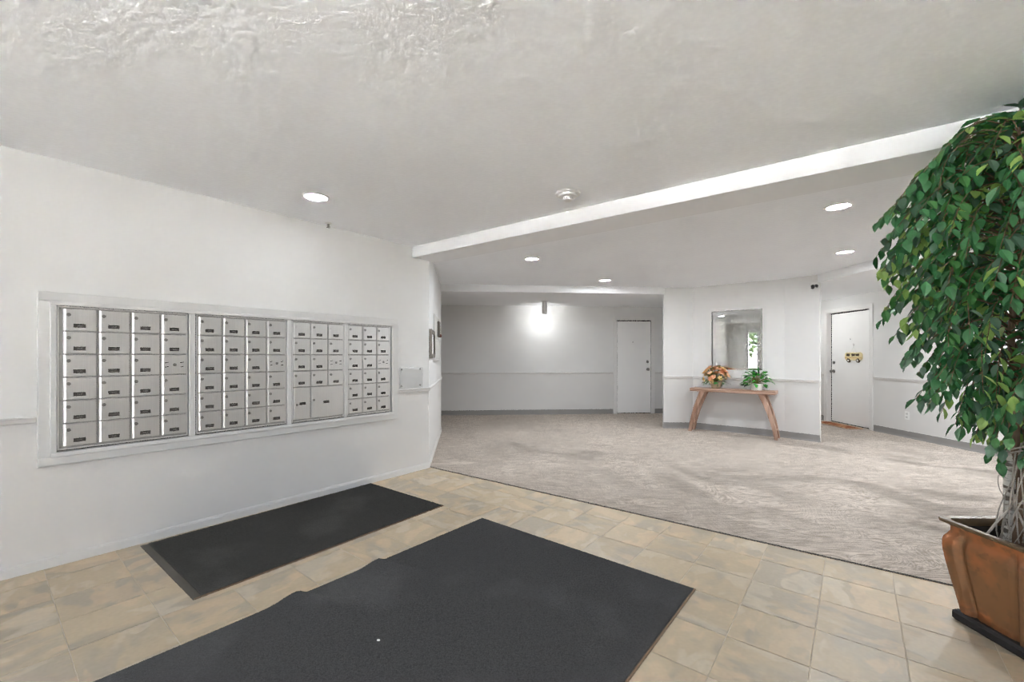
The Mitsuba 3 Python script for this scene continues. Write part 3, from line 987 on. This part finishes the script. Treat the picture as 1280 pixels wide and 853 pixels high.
def floor_mat(name, label, c0, ex, ey, w, l, pile, border, wave=None):
    """c0 is a corner, ex and ey unit vectors of its sides; border = widths of the rubber edge at x0, x1, y0, y1."""
    k = thing(name, label, 'mat')
    bl, br, bb, bt = border
    m = np.eye(4)
    m[:2, 0], m[:2, 1], m[:2, 3] = ex, ey, c0
    if np.linalg.det(m[:3, :3]) < 0:
        raise ValueError('handedness')
    hz = lambda x, y: 0 * x if wave is None else wave(x, y)

    def sheet(x0, x1, y0, y1, nx, ny, z0, z1, sl):
        X, Y = np.meshgrid(np.linspace(x0, x1, nx), np.linspace(y0, y1, ny), indexing='ij')
        Z = hz(X, Y)
        topz = np.full_like(X, z1)
        topz[[0, -1]] = z0 + (z1 - z0) * .55
        topz[:, [0, -1]] = z0 + (z1 - z0) * .55
        v = np.vstack([np.stack([X, Y, Z + topz], -1).reshape(-1, 3), np.stack([X, Y, Z * .98 + z0], -1).reshape(-1, 3)])
        N = nx * ny
        i, j = np.meshgrid(np.arange(nx - 1), np.arange(ny - 1), indexing='ij')
        a_ = (i * ny + j).ravel()
        f = [np.stack([a_, a_ + ny, a_ + ny + 1], 1), np.stack([a_, a_ + ny + 1, a_ + 1], 1), np.stack([a_ + N, a_ + ny + 1 + N, a_ + ny + N], 1), np.stack([a_ + N, a_ + 1 + N, a_ + ny + 1 + N], 1)]
        loop = list(range(0, N, ny)) + list(range(N - ny + 1, N)) + list(range(N - 1 - ny, -1, -ny)) + list(range(ny - 2, 0, -1))
        lp, ln = np.array(loop), np.roll(loop, -1)
        f += [np.stack([lp, lp + N, ln + N], 1), np.stack([lp, ln + N, ln], 1)]
        return trimesh.Trimesh(v, np.vstack(f), process=False)

    put(k + '__border', sheet(0, w, 0, l, 80, 120, .0004, .0032, 0), 'mat_rubber', m, label='thin rubber edge')
    put(k + '__pile', sheet(bl, w - br, bb, l - bt, 110, 170, .0026, .0095, 0), pile, m, smooth=50)
    put(k + '__edge_sheen', sheet(w - .009, w - .001, .004, l - .004, 3, 60, .0025, .0058, 0), 'mat_rubber_sheen', m, label='brown strip standing in for the reflection on the rubber edge')
    return k, m


sm0 = np.array([-2.461, 2.832])
sy = np.array([.6088, .7934])
sx = np.array([sy[1], -sy[0]])
floor_mat('floor_mat', 'smaller charcoal floor mat lying along the wall under the mailboxes', sm0, sx, sy, 1.035, 1.755, 'mat_pile_plain', (.008, .012, .040, .010))
ex, ey = np.array([.770, -.638]), np.array([-.638, -.770])
c1 = np.array([-.230, 3.320])


def ripple(x, y):
    # two buckles in the left edge; x measured from the left edge inwards, y along it from the near end
    z = 0
    for yc, hgt, wd, ln in ((.0, .0, .1, .1),):
        z = z + 0 * x
    for yc, hgt, wd, ln, sk in ((RY1, .026, .09, .24, .35), (RY2, .020, .08, .22, .35)):
        d_ = y - yc - sk * x
        z = z + hgt * np.exp(-(d_ / np.where(d_ < 0, wd, wd * .34)) ** 2) * np.exp(-(np.maximum(x, 0) / ln) ** 2)
    return z


LM = 2.60
RY1, RY2 = LM - 1.41, LM - .93
c_far = c1                     # far left corner
floor_mat('floor_mat', 'large charcoal entrance mat with buckled edge in the foreground', c1 + ey * LM, ex, -ey, 1.588, LM, 'mat_pile', (.007, .014, .02, .009), ripple)
k = thing('lint', 'tiny white scrap of lint on the large charcoal mat', 'lint')
lint = trimesh.creation.icosphere(2, .006)
lint.vertices *= (1.3, .8, .5)
lint.vertices += .0015 * (meshkit.noise(lint.vertices * 300)[:, None] - .5)
lp = np.array([(473 - 640) / F * 1.876, 1.876])
put(k, lint, 'white_paint', shift(lp[0], lp[1], .0130), own=True)

# ------------------------------------------------------------------ copper planter
PX, PY = 2.280, 1.890
k = thing('planter', 'square copper coloured metal planter with bulging corners holding the ficus', 'planter')


def ring_xy(hw, lobed, n=40):
    """A square outline of half width hw; lobed > 0 presses grooves beside the corner pilasters and rounds the corners."""
    pts = []
    for side in range(4):
        for i in range(n):
            w = -1 + 2 * i / n
            off = 0.
            aw = abs(w)
            off += lobed * .024 * math.exp(-((aw - .56) / .055) ** 2)          # groove
            off += lobed * .010 * (1 if aw < .54 else 0)
            off -= lobed * .010 * math.exp(-((aw - .80) / .16) ** 2)          # pilaster swells
            cr = max(0., aw - .90) / .10
            r = hw - off - .022 * cr ** 2 * (.5 + .5 * lobed)
            x, y = w * (hw - .022 * (.5 + .5 * lobed) * (1 if aw > .9 else 0) * cr), -r
            c, s = [(1, 0), (0, 1), (-1, 0), (0, -1)][side]
            pts.append((x * c - y * s, x * s + y * c))
    return np.array(pts)


def loft(levels, inner=None):
    rings = [np.column_stack([ring_xy(hw, lb), np.full(160, z)]) for z, hw, lb in levels]
    n = 160
    v = np.vstack(rings)
    f = []
    for i in range(len(rings) - 1):
        for j in range(n):
            a_, b_ = i * n + j, i * n + (j + 1) % n
            f += [(a_, b_, b_ + n), (a_, b_ + n, a_ + n)]
    return trimesh.Trimesh(v, np.array(f), process=False)


MP = shift(PX, PY, 0)
lv = [(.045, .150, .7), (.06, .152, 1.), (.12, .162, 1.), (.20, .176, 1.), (.28, .189, 1.), (.335, .196, 1.), (.365, .197, 1.), (.385, .193, 1.), (.402, .184, .75), (.418, .178, .35), (.440, .178, .1), (.456, .181, 0)]
put(k + '__body', loft(lv), 'copper', MP, smooth=40)
rimm = loft([(.450, .180, 0), (.462, .206, 0), (.472, .208, 0), (.476, .205, 0), (.474, .178, 0), (.462, .172, 0), (.44, .170, 0)])
put(k + '__rim', rimm, 'bronze_rim', MP, smooth=30, label='dark bronze flared rim')
inn = loft([(.452, .172, 0), (.36, .160, 0), (.30, .155, 0)])
inn.invert()
put(k + '__liner', cat(inn, bx(-.155, .155, -.155, .155, .24, .30)), 'planter_inside', MP, label='black inside')
put(k + '__foot', bx(-.172, .172, -.172, .172, .0005, .048, .012), 'black_base', MP, label='black base')

# ------------------------------------------------------------------ ficus
k = thing('ficus_tree', 'tall artificial ficus tree standing in the copper planter', 'plant')
tx, ty = 2.285, 1.905
G = np.random.default_rng(21)
zs = np.linspace(.295, 2.25, 26)


def stem_path(ph, amp, lean=0.):
    q = (zs - .295) / 1.955
    a_ = ph + q * 7.5
    r_ = amp * (.35 + .65 * np.sin(np.pi * np.clip(q * 1.1, 0, 1))) + .01
    return np.stack([tx + r_ * np.cos(a_) + lean * q, ty + r_ * np.sin(a_), zs], 1)


for i, (ph, amp, rad) in enumerate(((0.3, .028, .024), (2.4, .030, .021), (4.5, .032, .017))):
    put(k + '__trunk', tube(stem_path(ph, amp), np.linspace(rad, .007, len(zs)), 9), 'bark', smooth=60)
bz = np.linspace(.295, .86, 12)
put(k + '__pole', tube(np.stack([tx - .030 + 0 * bz, ty + .035 + 0 * bz, bz], 1), .020, 12), 'birch', smooth=50, label='pale birch like support stem')

ez = np.array([.74, .80, .86, .95, 1.06, 1.17, 1.42, 1.67, 1.85, 1.96, 2.10, 2.20, 2.30, 2.40])
er = np.array([.05, .11, .18, .27, .36, .42, .47, .52, .56, .49, .30, .17, .09, .03])
env = lambda z: float(np.interp(z, ez, er))
leaf_shapes = [leaf_blade(.064, .034, .25, .20), leaf_blade(.057, .033, .12, .35), leaf_blade(.068, .035, .40, .12)]
leaves, twigs = [], []
for t_ in range(320):
    zt = float(np.clip(G.normal(1.62, .38), .80, 2.36)) if t_ % 2 else float(G.uniform(.76, 2.22))
    az = G.uniform(0, 2 * np.pi)
    R = env(zt) * G.uniform(.72, 1.04)
    z0 = min(zt + G.uniform(.02, .30), 2.22) if zt < 2.1 else zt - G.uniform(.15, .35)
    z0 = max(z0, 1.02)
    st_ = np.array([tx + .02 * math.cos(az), ty + .02 * math.sin(az), z0])
    en = np.array([tx + R * math.cos(az), ty + R * math.sin(az), zt])
    q = np.linspace(0, 1, 9)[:, None]
    pth = st_ * (1 - q) + en * q
    pth[:, 2] += (.18 * np.sin(np.pi * q[:, 0]) * min(1, (2.36 - max(z0, zt)) / .12 + .1))
    side = np.array([-math.sin(az), math.cos(az), 0])
    pth += side * (G.uniform(-.09, .09) * np.sin(np.pi * q) + G.uniform(-.07, .07) * q ** 2)
    pth[:, 2] = np.minimum(pth[:, 2], 2.385)
    twigs.append(tube(pth, np.linspace(.0042, .0012, 9), 5))
    seg = np.linalg.norm(np.diff(pth, axis=0), axis=1)
    cum = np.concatenate([[0], np.cumsum(seg)])
    total = cum[-1]
    lime = G.uniform() < .16
    s_ = total * .16
    i = 0
    while s_ < total:
        p = np.array([np.interp(s_, cum, pth[:, c]) for c in range(3)])
        tg = np.array([np.interp(min(s_ + .01, total), cum, pth[:, c]) for c in range(3)]) - np.array([np.interp(s_ - .01, cum, pth[:, c]) for c in range(3)])
        tg /= np.linalg.norm(tg)
        sd = np.cross(tg, [0, 0, 1])
        sd /= np.linalg.norm(sd) + 1e-9
        d = tg * .55 + sd * (1 if i % 2 else -1) * G.uniform(.5, 1.0) + np.array([0, 0, -G.uniform(.3, 1.0)]) + G.normal(0, .2, 3)
        if p[2] > 2.2:
            d[2] += .7
        sc = G.uniform(.8, 1.2)
        M = look_dir(d, G.uniform(-.5, .5), p)
        M[:3, :3] *= sc
        u_ = G.uniform()
        mt = 3 if (lime and u_ < .6) or u_ < .05 else (0 if u_ < .60 else (1 if u_ < .80 else 2))
        if p[2] + abs(d[2]) * 0 < 2.37:
            leaves.append((int(G.integers(3)), M, mt))
        s_ += G.uniform(.022, .034)
        i += 1
put(k + '__twig', cat(*twigs), 'twig_bark', kind='stuff', label='thin brown twigs')

# which leaves show largest in the photograph: a small z-buffer over sample points
qs = np.array([(a_ * .058, b_ * .034 * math.sin(math.pi * min(.98, a_ + .05)), 0) for a_ in np.linspace(.05, .95, 9) for b_ in np.linspace(-.45, .45, 6)])
pts = np.concatenate([qs @ M[:3, :3].T + M[:3, 3] for _, M, _ in leaves])
ids = np.repeat(np.arange(len(leaves)), len(qs))
ok = pts[:, 1] > .2
U = np.where(ok, 640 + F * pts[:, 0] / np.maximum(pts[:, 1], .2), -1)
V = np.where(ok, HORIZON - F * (pts[:, 2] - CAM_Z) / np.maximum(pts[:, 1], .2), -1)
cell = np.where((U >= 0) & (U < W) & (V >= 0) & (V < H_), (V // 2).astype(int) * 640 + (U // 2).astype(int), -1)
order = np.argsort(-pts[:, 1])
zb = np.full(640 * 430, -1)
for o_ in (order,):
    good = o_[cell[o_] >= 0]
    zb[cell[good]] = ids[good]
seen = np.bincount(zb[zb >= 0], minlength=len(leaves))
top = set(np.argsort(-seen)[:300].tolist())
leaf_plys = [[mikit.ply(me, mt) for mt in LEAFM] for me in leaf_shapes]
rest = {mt: [] for mt in range(4)}
for i, (sh, M, mt) in enumerate(leaves):
    if i in top:
        put_copy(k + '__leaf', leaf_plys[sh][mt], M)
    else:
        me = leaf_shapes[sh].copy()
        me.apply_transform(M)
        rest[mt].append(me)
for mt, nm in ((0, 'deep green'), (1, 'mid green'), (2, 'grey green'), (3, 'lime green')):
    put(k + '__foliage', cat(*rest[mt]), LEAFM[mt], label=nm + ' leaves deeper in the crown', kind='stuff')

# raffia tied round the stems and hanging over the planter
strands = []
for i in range(46):
    a_ = G.uniform(0, 2 * np.pi)
    r0, r1 = .040, G.uniform(.055, .085)
    z1 = G.uniform(.50, .88)
    z0 = max(.31, z1 - G.uniform(.18, .42))
    q = np.linspace(0, 1, 8)
    aa = a_ + q * G.uniform(-1.2, 1.2)
    rr = r0 + (r1 - r0) * np.sin(np.pi * q * .8) + .004
    strands.append(tube(np.stack([tx + rr * np.cos(aa), ty + rr * np.sin(aa), z1 + (z0 - z1) * q], 1), G.uniform(.0016, .0034), 5))
for zc, R in ((.60, .062), (.575, .058), (.83, .055), (.845, .058)):
    aa = np.linspace(0, 2 * np.pi, 20)
    strands.append(tube(np.stack([tx + R * np.cos(aa), ty + R * np.sin(aa), zc + .015 * np.sin(aa * 2)], 1), .004, 5))
for e in ((-.15, .02, .455), (-.08, -.09, .35)):
    strands.append(tube([(tx - .05, ty, .60), (tx + e[0] * .6 - .02, ty + e[1] * .6, .52), (tx + e[0], ty + e[1], e[2])], .005, 5))
put(k + '__raffia', cat(*strands), 'raffia', label='pale raffia strands tied round the stems', kind='stuff')
